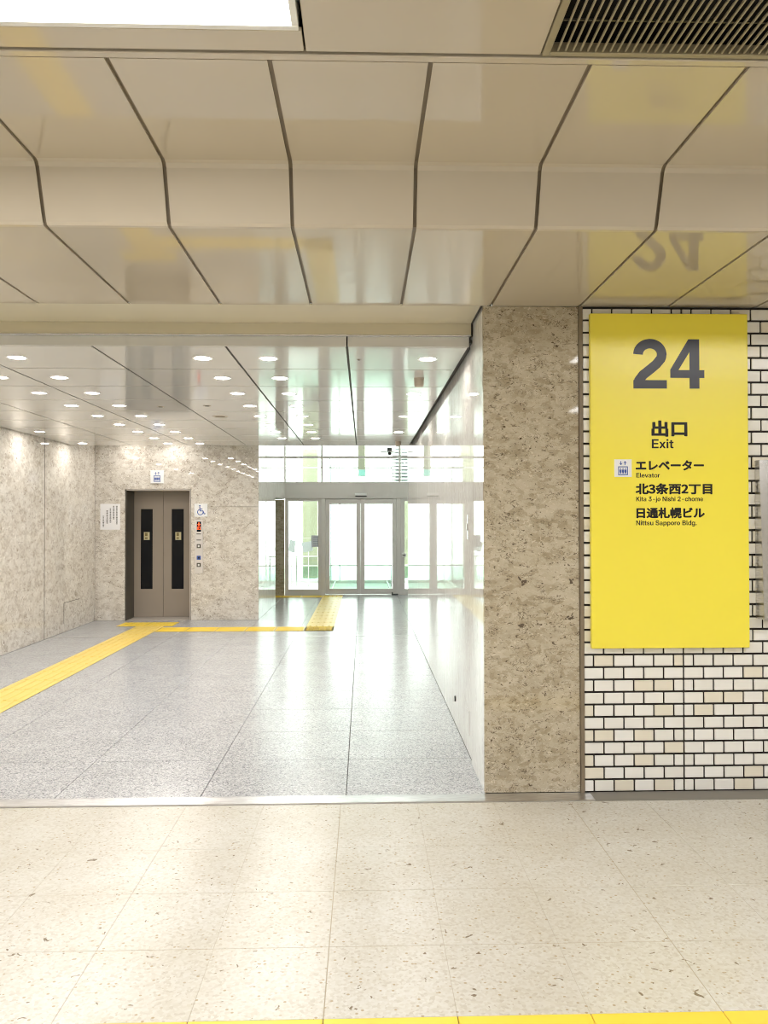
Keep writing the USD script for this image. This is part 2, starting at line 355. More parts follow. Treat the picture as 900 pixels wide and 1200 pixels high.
part(cc, 'front_edge', [bx(XL+.02, lx[5]-.004, 4.824, 4.838, ZC, 2.785, .002), bx(lx[5]+.004, .682, 4.824, 4.838, ZC, 2.785, .002)], 'panel_silver')
part(cc, 'edge_gap', [bx(.686, XR-.001, 4.84, YCE, ZC+.03, ZC+.05), bx(XL+.001, XL+.018, 4.84, YCE, ZC+.03, ZC+.05)], 'joint_dark')
for x in lx[1:-1]: part(cc, 'joint_strip', bx(x-.02, x+.02, 4.84, YCE-.021, ZC+.0035, ZC+.005), 'joint_dark')
for yy in ly[1:-1]: part(cc, 'joint_strip', bx(XL+.02, .682, yy-.015, yy+.015, ZC+.0055, ZC+.007), 'joint_dark')
part(cc, 'plenum', [bx(XL-.2, 1.0, 4.84, YCE, ZC+.09, ZC+.11)], 'joint_dark')
part(cc, 'slot_panel', bx(XL, XB, YCE+.001, YE-.002, 2.913, 2.93), 'panel_silver')
part(cc, 'bulkhead', bx(XL-.2, 1.0, YCE-.02, YCE, ZC+.001, ZR), 'panel_silver')
cr = struct('ceiling', 'white plaster roof of the tall entrance hall beyond the corridor', 'ceiling')
part(cr, 'soffit', bx(XL-.25, 2.5, YCE-.02, YD+.1, ZR, ZR+.1), 'hall_white')

# downlights
def ordinal(k): return ['first', 'second', 'third', 'fourth', 'fifth', 'sixth', 'seventh', 'eighth', 'ninth'][k]
first = None
for x, yy, where, k, nn in LIGHTS:
    lab = f'round ceiling downlight, {ordinal(k)} from the front {where}'
    loc = (x, yy, ZC)
    if first is None:
        first = thing('downlight', lab, 'ceiling light', loc, 'round downlights in the corridor ceiling')
        part(first, 'trim_ring', lathe([(.054, -.0015), (.068, -.003), (.069, 0), (.054, 0)], loc), 'can_white', smooth=40)
        part(first, 'reflector', lathe([(.054, 0), (.056, 0), (.058, .026), (.055, .026)], loc), 'can_white', smooth=40)
        part(first, 'lamp', lathe([(0, -.006), (.03, -.0052), (.05, -.002), (.0538, .001), (0, .004)], loc), 'spot_emit', smooth=40)
    else: copy(first, loc, lab)
# wall washers in the slot before the elevator
w0 = copy(first, (-3.72, 11.90, 2.90), 'recessed downlight in the roof slot above the elevator, left one', 'wall washers above the elevator')
w1 = copy(first, (-3.02, 11.90, 2.90), 'recessed downlight in the roof slot above the elevator, right one', 'wall washers above the elevator')

for k, (x, yy) in enumerate(((-1.05, 12.9), (.1, 12.9), (1.4, 12.9), (-1.05, 14.9), (.1, 14.9), (1.4, 14.9))):
    copy(first, (x, yy, ZR-.028), f'recessed downlight in the tall entrance hall roof, {ordinal(k)} of six', 'downlights in the entrance hall roof')
# small ceiling fittings
def fitting(name, x, yy, label, cat, r, h):
    t = thing(name, label, cat, (x, yy, ZC))
    part(t, 'base', lathe([(0, -.006), (r*1.0, -.006), (r*1.0, 0), (0, 0)], (x, yy, ZC)), 'beige_plastic', smooth=40)
    part(t, 'body', lathe([(0, -h), (r*.72, -h), (r*.9, -h+.012), (r*.94, -.006), (0, -.006)], (x, yy, ZC)), 'beige_plastic', smooth=40)
    return t
fitting('ceiling_sensor', .437, 5.90, 'beige drum shaped sensor under the corridor ceiling nearest the pillar', 'sensor', .042, .066)
fitting('ceiling_sensor', .49, 10.62, 'small beige drum shaped sensor at the far end of the corridor ceiling', 'sensor', .042, .066)
def flat_fit(name, x, yy, r, label, cat, m='reveal_brown'):
    t = thing(name, label, cat, (x, yy, ZC))
    part(t, 'plate', lathe([(0, -.004), (r*.9, -.004), (r, 0), (0, 0)], (x, yy, ZC)), 'beige_plastic', smooth=40)
    part(t, 'insert', lathe([(0, -.006), (r*.6, -.006), (r*.62, -.004), (0, -.004)], (x, yy, ZC)), m, smooth=40)
flat_fit('sprinkler', -1.985, 7.39, .035, 'small dark sprinkler rosette in the ceiling, left of the pair', 'sprinkler', 'joint_dark')
flat_fit('sprinkler', -1.52, 7.33, .038, 'small dark sprinkler rosette in the ceiling, right of the pair', 'sprinkler', 'joint_dark')
flat_fit('ceiling_speaker', -1.535, 8.08, .085, 'round flat brown loudspeaker grille set in the corridor ceiling', 'speaker')
flat_fit('ceiling_screw', -.032, 5.21, .012, 'tiny dark fixing hole in the front ceiling panel beside the centre joint', 'fixing', 'joint_dark')

# ---- concourse ceiling: bent beige panels
cb = struct('ceiling', 'beige enamelled metal panel ceiling of the concourse, stepped down above the corridor opening', 'ceiling')
prof = [(2.44, ZM), (3.120, ZM), (3.138, ZM-.006), (3.150, ZM-.022), (3.222, ZS+.014), (3.232, ZS+.003), (3.246, ZS), (YF-.002, ZS)]
def strip_profile(pr, t): return pr+[(y_, z_+t) for y_, z_ in reversed(pr)]
PJ = .5265
for k in range(-13, 13):
    x0 = .222+PJ*k
    part(cb, 'ceiling_panel', extrude_yz(strip_profile(prof, .010), x0+.008, x0+PJ-.008), 'panel_beige')
back = [(2.44, ZM+.011), (3.13, ZM+.011), (3.16, ZM-.012), (3.24, ZS+.011), (YF, ZS+.011)]
part(cb, 'joint_channel', extrude_yz(strip_profile(back, .012), -7, 7), 'reveal_brown')
part(cb, 'flange', bx(-7, 7, 2.408, 2.4385, ZM, ZM+.02, .003), 'panel_beige')
part(cb, 'shadow_gap', bx(-7, 7, 2.393, 2.408, ZM+.02, ZM+.03), 'joint_dark')
GX0, GX1, GY0, GY1 = .575, 1.73, 1.70, 2.388
LX0, LX1, LY0, LY1 = -2.65, -.195, 1.66, 2.283
RX0, RX1 = 1.93, 4.385
def cpanel(x0, x1, y0, y1): part(cb, 'flat_panel', bx(x0+.003, x1-.003, y0+.003, y1-.003, ZM, ZM+.015, .002), 'panel_beige')
cpanel(-.185, GX0, LY0-.03, 2.393)                       # plain panel between lamp and grille
cpanel(-2.70, -.185, LY1+.004, 2.393); cpanel(-5.21, -2.70, LY1+.004, 2.393); cpanel(-7, -5.21, LY0-.03, 2.393)
cpanel(GX1, RX0-.01, LY0-.03, 2.393); cpanel(RX0-.01, RX1+.01, LY1+.004, 2.393); cpanel(RX1+.01, 7, LY0-.03, 2.393)
part(cb, 'flat_panel', bx(-7, 7, -.96, LY0-.03, ZM, ZM+.015), 'panel_beige')
part(cb, 'flat_panel', bx(-7, 7, -4, -1.62, ZM, ZM+.015), 'panel_beige')
part(cb, 'slab', bx(-7, 7, -4.05, 4.5, ZM+.2, ZM+.25), 'joint_dark')
# lintel
part(cb, 'lintel_soffit', bx(-7, PX0-.012, YF+.003, 4.80, ZS+.002, ZS+.012, .002), 'lintel_beige')
part(cb, 'lintel_face', bx(-7, PX0-.012, 4.80, 4.815, 2.792, ZS+.012, .002), 'lintel_beige')
part(cb, 'lintel_trim', bx(-7, PX0-.012, 4.797, 4.823, 2.784, 2.7915, .002), 'steel')
part(cb, 'lintel_core', bx(-7, 1.0, 4.826, 4.90, 2.80, ZM+.3), 'joint_dark')

# lamps in the concourse ceiling
def lamp(x0, x1, y0, y1, label):
    t = thing('ceiling_lamp', label, 'ceiling light', ((x0+x1)/2, (y0+y1)/2, ZM), 'fluorescent panels in the concourse ceiling')
    fw = .022
    part(t, 'frame', [bx(x0, x1, y0, y0+fw, ZM-.004, ZM+.05, .002), bx(x0, x1, y1-fw, y1, ZM-.004, ZM+.05, .002), bx(x0, x0+fw, y0+fw, y1-fw, ZM-.004, ZM+.05, .002), bx(x1-fw, x1, y0+fw, y1-fw, ZM-.004, ZM+.05, .002)], 'white_plastic')
    part(t, 'diffuser', bx(x0+fw, x1-fw, y0+fw, y1-fw, ZM+.006, ZM+.02), 'lamp_diffuser')
    part(t, 'housing', bx(x0, x1, y0, y1, ZM+.051, ZM+.10), 'white_plastic')
lamp(LX0, LX1, LY0, LY1, 'large white fluorescent ceiling panel at the upper left of the concourse ceiling')
lamp(RX0, RX1, LY0, LY1, 'white fluorescent ceiling panel right of the ventilation grille')
for x0, nm in ((-3.9, 'left'), (-1.25, 'middle'), (2.8, 'right')):
    lamp(x0, x0+2.455, -1.6, -.977, f'white fluorescent ceiling panel in the row behind the viewer, {nm} one')
lamp(-5.2, -2.75, LY0, LY1, 'white fluorescent ceiling panel at the far left of the concourse ceiling')

# ventilation grille
vg = thing('ventilation_grille', 'long slatted ventilation grille in the concourse ceiling at the upper right', 'vent', ((GX0+GX1)/2, (GY0+GY1)/2, ZM))
part(vg, 'frame', [bx(GX0, GX0+.024, GY0, GY1, ZM-.005, ZM+.03, .002), bx(GX1-.024, GX1, GY0, GY1, ZM-.005, ZM+.03, .002), bx(GX0+.024, GX1-.024, GY1-.02, GY1, ZM-.005, ZM+.03, .002), bx(GX0+.024, GX1-.024, GY0, GY0+.02, ZM-.005, ZM+.03, .002)], 'grille_paint')
part(vg, 'duct', [bx(GX0, GX1, GY0, GY1, ZM+.12, ZM+.13), bx(GX0, GX0+.004, GY0, GY1, ZM+.031, ZM+.12), bx(GX1-.004, GX1, GY0, GY1, ZM+.031, ZM+.12), bx(GX0, GX1, GY0, GY0+.004, ZM+.031, ZM+.12), bx(GX0, GX1, GY1-.004, GY1, ZM+.031, ZM+.12)], 'void_black')
ns = 46; sp_ = (GX1-GX0-.048)/ns
for k in range(1, ns):
    x = GX0+.024+k*sp_
    part(vg, 'slat', bx(x-.0030, x+.0030, GY0+.021, GY1-.021, ZM-.002, ZM+.006, .001), 'grille_paint')
part(vg, 'cross_rod', [bx(GX0+.025, GX1-.025, yy-.003, yy+.003, ZM+.0065, ZM+.012) for yy in (1.85, 2.04, 2.23)], 'jamb_metal')

# concourse enclosure (behind and beside the viewer)
for nm, lab, b in (('wall_front', 'plain beige wall of the concourse behind the viewer', (-7, 7, -4.1, -4)), ('wall_west', 'plain beige end wall of the concourse on the far left', (-7.1, -7, -4.1, 5)),
                   ('wall_east', 'plain beige end wall of the concourse on the far right', (7, 7.1, -4.1, 5)), ('wall_facade', 'beige marble facing beside the left end of the corridor opening', (-7, XL-.001, 4.40, 4.58))):
    w = struct(nm, lab, 'wall'); part(w, 'facing', bx(*b, 0, ZM+.2), 'marble_beige' if nm == 'wall_facade' else 'plaster')

# ---- pillar
pl = thing('marble_pillar', 'brown mottled polished marble pillar between the corridor opening and the white tile wall', 'pillar', ((PX0+PX1)/2, 4.6, 0))
part(pl, 'front_slab', bx(PX0, PX1, YF, YF+.03, .007, ZS-.001, .002), 'marble_brown')
part(pl, 'side_slab', bx(PX0+.001, PX0+.03, YF+.031, 4.93, .0, 2.90, .0015), 'marble_pale')
part(pl, 'core', bx(PX0+.031, PX1, YF+.031, 4.5, .007, ZS-.001), 'joint_dark')
part(pl, 'corner_trim', bx(PX1+.001, BX0-.002, YF-.012, YF+.03, .0, ZS-.001, .003), 'reveal_brown', 'narrow brown metal edge strip')
pl2 = part(pl, 'gap_strip', [bx(PX0-.011, PX0-.001, YF+.003, 4.80, ZS+.001, ZS+.012), bx(PX0-.011, PX0-.001, 4.80, 4.82, 2.785, ZS)], 'joint_dark')
# fossil cavities in the pillar face
for nm, (px_, pz_), s in (('fossil', (.93, 1.245), 1.), ('fossil', (.93, .985), 1.), ('fossil', (1.22, 1.235), .8), ('fossil', (1.22, 1.03), .8)):
    ms = []
    for q in range(6):
        e = trimesh.creation.icosphere(1, 1.0); e.apply_scale((rng.uniform(.006, .018)*s, .0016, rng.uniform(.003, .008)*s)); e.apply_transform(trimesh.transformations.rotation_matrix(rng.uniform(-1.2, 1.2), (0, 1, 0)))
        e.apply_translation((px_+rng.normal(0, .013)*s, YF+.0002, pz_+rng.normal(0, .010)*s)); ms.append(e)
    part(pl, nm, ms, 'fossil_brown', 'dark brown fossil mark in the stone')

# ---- latch, plug on right wall
solo('wall_latch', [bx(XR-.006, XR, 5.12, 5.16, 1.47, 1.64, .002), bx(XR-.012, XR-.006, 5.13, 5.15, 1.53, 1.58, .002)], 'steel', 'slim steel latch on the right corridor wall near the pillar at eye level', 'latch')
solo('wall_plug', trimesh.creation.cylinder(radius=.022, segment=[(XR-.008, 5.90, .20), (XR-.0002, 5.90, .20)], sections=20), 'dark_plastic', 'small round black plug low on the right corridor wall', 'plug')
solo('wall_hatch', [bx(XR-.002, XR-.0002, 5.10, 5.25, .13, .30, .001), bx(XR-.004, XR-.0021, 5.11, 5.24, .14, .29, .001)], 'marble_pale', 'small rectangular access cover low on the right corridor wall near the pillar', 'cover')

# ---- brick tile wall
bw = struct('wall_brick', 'white glazed brick tile wall with black joints behind the yellow exit sign', 'wall')
PW, PHT = .1187, .0730; XJ = BX0+5*PW; Z0 = .012; NR = 39
part(bw, 'mortar', bx(BX0-.001, 4.4, YF+.004, YF+.15, 0, ZS-.001), 'grout_dark')
part(bw, 'header_core', bx(PX1-.5, 7, YF+.03, YF+.3, ZS-.0005, ZM+.2), 'plaster')
part(bw, 'side_core', bx(4.401, 7, YF-.01, YF+.15, 0, ZM), 'plaster')
SX0, SX1, SZ0, SZ1 = 1.328, 2.262, .851, 2.812
rest = []; nb = 0
for r in range(NR):
    z = Z0+r*PHT; z1 = min(z+PHT-.0118, ZS-.002)
    xs = [BX0+k*PW for k in range(-1, 27)] if r % 2 else [BX0]+[BX0+PW/2+k*PW for k in range(0, 5)]
    if r % 2 == 0: xs = [BX0]+[BX0+PW*(k+.5) for k in range(5)]+[XJ]+[XJ+PW*(k+.5) for k in range(21)]
    else: xs = [BX0+PW*k for k in range(27)]
    for a, b in zip(xs[:-1], xs[1:]):
        b2 = b-.0092
        if b > 4.42: continue
        shown = a < 2.42 and not (a > SX0+.01 and b2 < SX1-.01 and z > SZ0+.01 and z1 < SZ1-.0)
        m = bx(a, b2, YF-.006+rng.uniform(0, .0012), YF+.004, z, z1, .0022)
        if shown:
            part(bw, 'brick', m, 'tile_white_%d' % rng.choice(4, p=[.3, .34, .14, .22])); nb += 1
        else: rest.append(m)
part(bw, 'brick_field', rest, 'tile_white_1', kind='stuff')

# ---- text
GL = {
    'J2': '111#0,125,0,130,4,136,17,147,28,153,43,157,59,157,74,153,83,148,92,139,98,129,102,113,102,99,100,88,95,74,88,61,72,39,59,25,105,23,109,18,109,-3,107,-6,104,-8,6,-8,2,-5,2,16,17,28,39,50,53,67,65,89,68,100,68,110,63,122,54,126,44,126,36,123,21,109,14,110',
    'J3': '111#-2,14,-1,22,12,37,18,37,30,26,47,20,55,20,65,23,69,26,73,35,73,45,68,54,53,60,33,61,28,65,28,87,31,90,51,92,60,95,65,99,68,107,68,115,65,122,56,126,46,126,37,123,26,113,18,112,4,127,4,136,19,148,29,153,44,157,66,156,84,149,97,136,101,127,103,117,103,107,100,95,96,87,87,78,99,67,104,59,107,50,108,34,102,14,97,7,85,-3,74,-8,60,-11,44,-11,24,-6,6,5',
    'Jエ': '200#9,29,14,34,83,34,83,109,25,109,21,114,21,137,24,141,176,142,179,140,181,136,181,115,180,112,176,109,116,109,116,34,186,34,191,29,191,5,188,1,14,0,9,5',
    'Jタ': '200#10,76,12,83,32,96,55,119,67,135,79,157,82,168,86,171,92,171,102,168,114,162,115,154,108,142,153,142,158,144,165,144,178,136,183,129,167,86,150,57,169,41,168,32,158,20,155,17,149,15,144,17,133,28,127,30,112,15,92,1,55,-17,48,-17,30,-1,29,5,31,9,53,17,76,29,95,43,101,49,101,52,68,73,65,76,63,82,35,59,29,59,24,62,15,69|80,100,89,98,123,76,137,99,141,111,89,112',
    'Jビ': '200#30,20,30,155,34,158,59,158,63,155,63,100,65,99,116,115,140,126,140,130,127,150,127,155,131,160,143,165,150,164,153,168,164,173,171,173,176,168,192,141,192,134,188,130,177,125,169,125,166,122,159,120,160,114,163,110,163,102,160,99,118,82,63,65,63,24,64,22,81,19,113,19,167,25,170,23,172,18,172,-2,168,-8,137,-12,76,-13,59,-11,49,-8,36,2,31,13',
    'Jベ': '200#3,49,3,56,26,78,56,116,66,126,77,131,86,131,100,124,139,85,192,28,196,22,196,18,180,-1,176,-3,168,-1,120,57,83,95,76,90,30,30,21,30;119,127,119,134,121,137,134,143,142,143,145,141,147,147,159,153,166,154,173,148,188,124,191,118,191,111,189,108,175,101,169,101,165,103,162,97,150,91,144,90,139,93,131,110',
    'Jル': '200#97,1,97,153,102,158,126,158,131,154,131,34,151,47,178,77,184,77,188,74,198,59,198,52,189,40,167,19,145,3,125,-7,121,-11,116,-13,110,-11;5,3,7,11,23,24,31,35,41,58,44,74,46,102,45,153,49,157,75,157,79,152,76,73,73,52,65,29,49,4,34,-11,30,-13,22,-11,10,-3',
    'Jレ': '200#36,6,38,12,37,153,42,157,67,157,72,153,71,29,75,29,89,34,120,50,145,68,157,79,168,93,173,94,178,92,189,75,188,66,163,41,133,20,101,4,59,-11,52,-11,38,1',
    'Jー': '200#12,88,16,94,19,95,180,95,185,93,187,90,187,63,182,59,18,59,13,63,12,66',
    'J丁': '200#4,132,4,153,9,158,190,158,194,156,196,152,196,133,195,130,191,127,123,127,122,-2,119,-10,115,-15,108,-19,96,-22,53,-23,49,-20,45,-7,40,1,42,8,45,10,89,10,89,127,8,127',
    'J出': '200#13,71,16,75,23,77,22,153,25,157,49,158,53,154,55,104,83,104,83,169,85,174,88,176,111,176,116,170,117,104,147,104,147,154,151,158,176,157,179,153,178,77,184,75,187,71,186,-21,182,-24,160,-24,156,-21,154,-13,16,-12,13,-8|116,19,155,18,156,73,116,73|45,72,45,18,83,18,83,73',
    'J北': '200#105,167,109,172,113,173,129,173,135,170,137,165,137,113,151,121,177,142,184,140,197,124,197,117,194,113,168,95,137,77,137,11,168,11,170,12,172,26,172,43,173,48,176,52,185,52,189,48,199,45,202,42,203,32,199,2,194,-9,183,-18,176,-20,129,-20,115,-15,108,-6,105,6;-1,21,-1,27,2,31,45,46,56,52,56,94,8,95,5,99,6,122,10,125,56,125,57,169,63,173,84,172,88,166,87,-19,82,-23,62,-23,57,-19,56,18,19,2,11,1,6,5',
    'J口': '200#17,-13,18,151,23,155,178,155,182,152,183,-14,181,-17,177,-19,155,-18,151,-13,150,-2,50,-2,49,-14,45,-19,22,-19,19,-17|49,30,151,29,151,124,49,124',
    'J幌': '200#5,24,5,132,10,138,30,138,32,139,32,172,34,175,38,177,54,177,59,174,60,140,62,138,82,138,82,164,88,170,186,170,191,166,192,84,180,63,193,62,198,58,199,40,198,37,193,33,167,33,167,5,174,4,175,21,179,25,186,25,199,18,202,14,201,-6,198,-14,194,-19,181,-24,156,-24,142,-18,138,-12,136,-3,136,32,134,33,128,12,120,-2,111,-11,102,-17,83,-25,77,-25,65,-10,64,-3,68,2,78,4,90,10,97,17,102,29,102,33,87,33,83,25,79,22,70,19,60,19,60,-20,55,-24,37,-24,32,-20,32,19,28,17,10,17|152,75,154,74,160,86,160,89,152,89|114,88,119,77,121,77,121,89|89,73,88,62,94,62,92,69',
    'J日': '200#27,-16,27,157,29,161,33,163,171,162,174,158,174,-17,169,-21,147,-21,143,-17,141,-9,60,-9,58,-18,54,-22,32,-22|59,94,142,93,142,132,59,132|60,62,59,22,142,22,142,62',
    'J札': '200#-3,30,-2,39,3,43,16,62,33,99,32,102,6,103,2,109,2,126,7,132,38,132,40,133,40,172,44,176,66,176,70,172,70,133,72,132,98,132,99,168,101,172,106,175,123,175,128,173,130,170,130,12,132,10,166,10,169,20,170,43,176,48,180,48,199,37,199,21,197,7,192,-7,187,-13,178,-18,118,-18,108,-13,101,-2,99,13,99,55,97,55,90,46,84,45,79,48,71,60,70,-20,66,-24,44,-24,40,-20,40,43,37,42,23,18,15,11,9,12,5,16|76,101,96,77,99,76,99,102',
    'J条': '200#-1,77,0,85,5,88,43,95,69,104,65,110,57,115,39,102,28,96,24,96,21,97,8,110,7,118,11,123,31,133,44,143,59,158,68,173,74,177,96,173,100,168,99,158,148,159,162,151,164,148,164,141,160,134,150,121,133,106,133,103,164,94,196,89,200,86,201,83,200,77,190,62,187,60,178,60,178,41,175,37,151,35,176,11,182,3,183,-4,178,-10,167,-18,160,-18,150,-5,119,24,118,32,120,35,116,36,114,-12,107,-20,93,-24,71,-23,63,-4,65,3,68,5,84,5,83,36,79,36,80,28,71,16,47,-7,33,-17,26,-17,21,-13,11,-1,12,6,33,20,48,35,25,37,21,43,21,59,10,59|115,67,117,65,150,66,118,77,115,76|89,128,95,122,101,120,112,128|52,66,83,65,84,76,83,77',
    'J目': '200#24,-19,24,160,29,164,172,163,175,159,175,-19,171,-23,148,-23,144,-18,143,-10,56,-10,54,-19,50,-23,28,-23|55,70,143,69,144,85,56,86|55,117,142,116,144,118,144,132,56,133|56,39,56,21,144,22,144,37,142,39',
    'J西': '200#4,138,4,159,11,164,192,163,196,158,196,139,191,133,136,132,137,120,181,120,187,114,186,-19,181,-23,161,-23,156,-18,155,-11,46,-11,45,-19,41,-23,22,-24,17,-22,15,-19,15,115,18,119,21,120,63,120,63,132,9,133|65,40,45,29,46,19,156,20,156,38,124,38,114,42,110,46,106,55,105,90,92,90,88,71,81,57|136,69,156,68,156,90,136,90|93,121,106,120,106,133,93,133|45,65,47,64,58,77,62,90,45,90',
    'J通': '200#0,-5,1,3,19,21,29,28,29,70,5,71,1,75,1,97,6,101,54,101,58,98,59,27,63,23,65,24,65,121,62,121,53,111,49,109,41,111,36,119,6,147,5,154,7,158,20,168,29,167,61,137,66,130,66,123,70,126,88,127,82,133,84,141,71,141,65,146,65,164,70,169,176,170,190,160,191,151,189,148,161,127,186,126,191,121,191,21,186,13,196,13,202,7,197,-14,194,-17,152,-20,92,-19,68,-13,44,3,35,-4,23,-21,16,-23,9,-18|142,35,160,34,161,38,143,39|142,68,160,67,161,69,143,70|142,10,140,10,141,9|95,39,95,10,114,9,113,39|112,69,96,70,95,68,112,67',
    'B2': '648#186,653,208,676,223,686,256,699,293,704,312,702,348,693,378,675,389,664,407,639,415,612,414,585,411,571,407,563,344,487,247,405,110,297,29,190,20,175,12,148,0,148,0,95,-2,86,0,86,0,0,588,0,588,148,207,148,229,177,354,276,464,369,553,477,570,516,578,548,584,601,582,635,573,674,558,712,541,741,517,774,488,802,455,826,408,849,370,862,330,870,289,872,259,870,219,863,170,847,134,829,101,805,71,778,49,751,31,722,15,686,3,640,0,607,168,593,173,627',
    'B4': '620#320,868,512,868,512,324,600,324,600,188,512,188,512,0,340,0,340,188,0,188,0,332|340,644,340,324,144,324',
    'R-': '130#32,69,98,69,98,47,32,47',
    'R.': '53#11,10,11,18,13,23,18,28,23,30,30,30,35,28,40,23,42,18,42,10,40,5,31,-2,23,-2,18,0,13,5',
    'R1': '129#19,23,55,24,55,118,52,119,21,99,21,123,56,146,82,146,82,24,114,23,114,0,19,0',
    'R2': '129#13,0,13,21,68,68,82,82,87,90,89,98,89,106,87,114,80,122,69,126,60,126,52,124,45,119,39,107,38,97,13,97,14,111,20,126,32,139,50,147,73,148,86,145,96,140,107,130,113,119,115,110,115,96,112,85,100,67,52,24,116,23,116,0',
    'R3': '129#13,29,10,48,37,48,39,34,46,25,58,20,70,20,79,23,86,29,91,42,90,55,87,61,82,66,67,71,41,71,41,89,76,124,19,124,19,147,111,147,111,124,72,88,85,86,97,82,107,75,113,67,117,56,118,43,115,28,109,17,95,5,83,0,73,-2,49,-1,35,4,22,14',
    'RB': '129#12,146,78,146,92,143,102,138,110,131,117,115,116,98,112,89,105,82,95,77,110,70,117,63,122,53,123,34,121,26,116,17,109,10,96,3,82,0,12,0|39,23,76,22,86,25,92,30,95,38,95,46,92,54,87,59,76,63,39,63|39,86,72,85,82,88,87,93,90,101,90,108,88,115,82,121,73,124,39,124',
    'RE': '121#12,146,115,146,115,122,40,121,40,86,109,86,109,63,40,62,40,24,115,24,115,0,12,0',
    'RK': '136#12,146,40,146,41,78,99,146,133,146,78,83,134,2,134,0,102,0,60,63,40,41,40,0,12,0',
    'RN': '145#12,146,42,146,105,43,105,146,133,146,133,0,103,0,40,103,40,0,12,0',
    'RS': '129#7,40,7,48,34,48,34,41,37,33,44,26,50,23,59,21,72,21,87,26,93,32,95,38,95,44,92,51,81,58,42,67,24,76,15,85,11,94,11,117,16,128,24,137,38,145,55,149,73,149,90,145,101,139,110,130,117,115,118,102,91,102,91,108,88,116,80,123,70,126,59,126,45,121,41,117,38,109,40,98,46,93,60,88,85,83,99,78,109,72,116,65,122,50,122,36,117,21,105,8,93,2,75,-2,55,-2,40,1,27,7,17,16,10,28',
    'Ra': '110#7,23,7,35,9,42,17,52,34,59,66,63,72,68,71,78,67,82,59,85,50,85,41,82,37,78,35,71,10,71,13,85,21,95,31,101,41,104,64,105,77,102,85,98,92,92,96,86,99,76,99,0,72,0,71,12,63,3,54,-1,30,-1,20,3,13,9|33,26,36,20,44,17,54,17,65,21,72,32,72,48,46,43,38,40,34,37,32,33',
    'Rc': '110#6,44,6,61,10,77,17,89,25,97,35,103,51,107,63,107,76,104,90,96,97,88,102,79,104,66,79,66,76,76,70,82,61,85,53,85,43,81,37,74,34,66,34,39,38,29,48,21,62,20,70,23,75,28,78,38,104,38,103,28,97,16,88,7,77,1,65,-2,49,-2,37,1,29,5,14,20,10,28',
    'Rd': '118#6,43,7,68,10,78,16,89,29,101,44,106,57,106,67,103,81,92,81,146,108,146,108,0,81,0,80,13,72,4,61,-1,43,-2,35,0,23,7,15,16,10,26|34,42,38,29,48,21,62,20,72,24,80,35,83,48,82,62,76,76,70,81,62,84,52,84,44,81,38,75,34,65',
    'Re': '111#6,44,7,67,13,83,26,98,43,106,63,107,75,104,83,100,96,88,104,71,106,61,106,45,32,45,34,34,38,26,44,21,53,18,63,18,72,21,76,24,80,32,105,32,99,17,90,8,80,2,71,-1,49,-2,37,1,26,7,14,20,10,28|36,76,33,63,81,64,77,76,70,83,61,86,52,86,43,83',
    'Rg': '119#6,44,6,62,10,78,20,94,29,101,44,106,57,106,69,102,80,91,82,104,108,104,108,-5,102,-23,90,-35,74,-41,49,-42,33,-38,23,-32,16,-24,11,-9,37,-9,39,-15,48,-21,67,-21,75,-17,79,-12,81,-5,81,14,79,15,71,5,62,1,44,0,35,2,23,9,15,18,9,30|34,43,37,32,48,23,62,22,72,26,81,39,83,52,81,66,77,75,69,82,62,84,52,84,44,81,37,74,34,66',
    'Rh': '116#11,146,38,146,38,91,49,101,62,106,76,106,86,103,99,92,104,81,106,68,106,0,79,0,79,66,74,78,63,83,55,83,46,80,40,73,38,66,38,0,11,0',
    'Ri': '47#8,129,8,136,10,141,19,147,31,146,37,141,39,136,39,129,37,124,28,118,16,119,10,124;10,104,37,104,37,0,10,0',
    'Rj': '47#8,129,8,136,10,141,19,147,31,146,37,141,39,136,39,129,37,124,28,118,16,119,10,124;-7,-19,6,-18,10,-10,10,104,36,104,37,-11,35,-23,32,-29,25,-36,19,-39,11,-41,-7,-41',
    'Rl': '53#11,146,38,146,38,26,42,21,50,21,50,0,34,0,25,2,15,9,12,16',
    'Rm': '176#11,104,37,104,38,89,49,101,64,106,72,106,85,102,94,94,98,88,107,99,120,105,135,106,150,101,161,89,165,76,165,0,138,0,138,71,133,80,124,84,117,84,110,82,106,79,101,68,101,0,75,0,75,69,73,76,67,82,61,84,54,84,47,82,41,76,38,68,38,0,11,0',
    'Ro': '115#6,43,7,66,14,84,26,97,44,105,65,106,75,104,86,99,99,87,105,76,108,66,109,43,106,30,101,20,89,7,71,-1,44,-1,26,7,14,20,9,30|33,61,35,35,39,28,48,21,62,20,72,24,78,31,82,43,82,61,76,76,69,82,62,84,53,84,43,80,37,73',
    'Rp': '119#11,104,37,104,38,91,45,99,58,105,73,106,85,103,91,100,101,91,108,79,112,65,113,49,110,30,104,17,94,6,80,-1,62,-2,48,3,40,12,38,12,38,-41,11,-41|37,65,37,39,41,30,44,26,52,21,66,20,76,24,84,36,86,46,86,58,81,74,74,81,65,84,57,84,47,80,41,74',
    'Rr': '73#11,104,37,104,38,91,40,95,49,103,56,105,70,105,70,81,50,81,42,75,38,65,38,0,11,0',
    'Rs': '102#6,26,6,32,32,32,33,26,40,19,47,17,56,17,67,21,70,27,70,32,66,37,58,40,31,45,19,51,12,58,8,68,8,79,12,90,21,99,36,105,59,106,78,100,89,90,93,82,93,71,69,71,67,80,63,84,55,87,43,86,39,84,35,78,35,71,40,66,76,58,91,49,96,39,96,23,91,13,85,7,76,2,66,-1,37,-1,27,2,17,8,10,16',
    'Rt': '72#2,83,2,104,20,104,20,132,47,132,47,104,68,104,68,83,47,82,47,26,53,21,68,21,68,0,38,1,29,5,24,10,20,20,20,82',
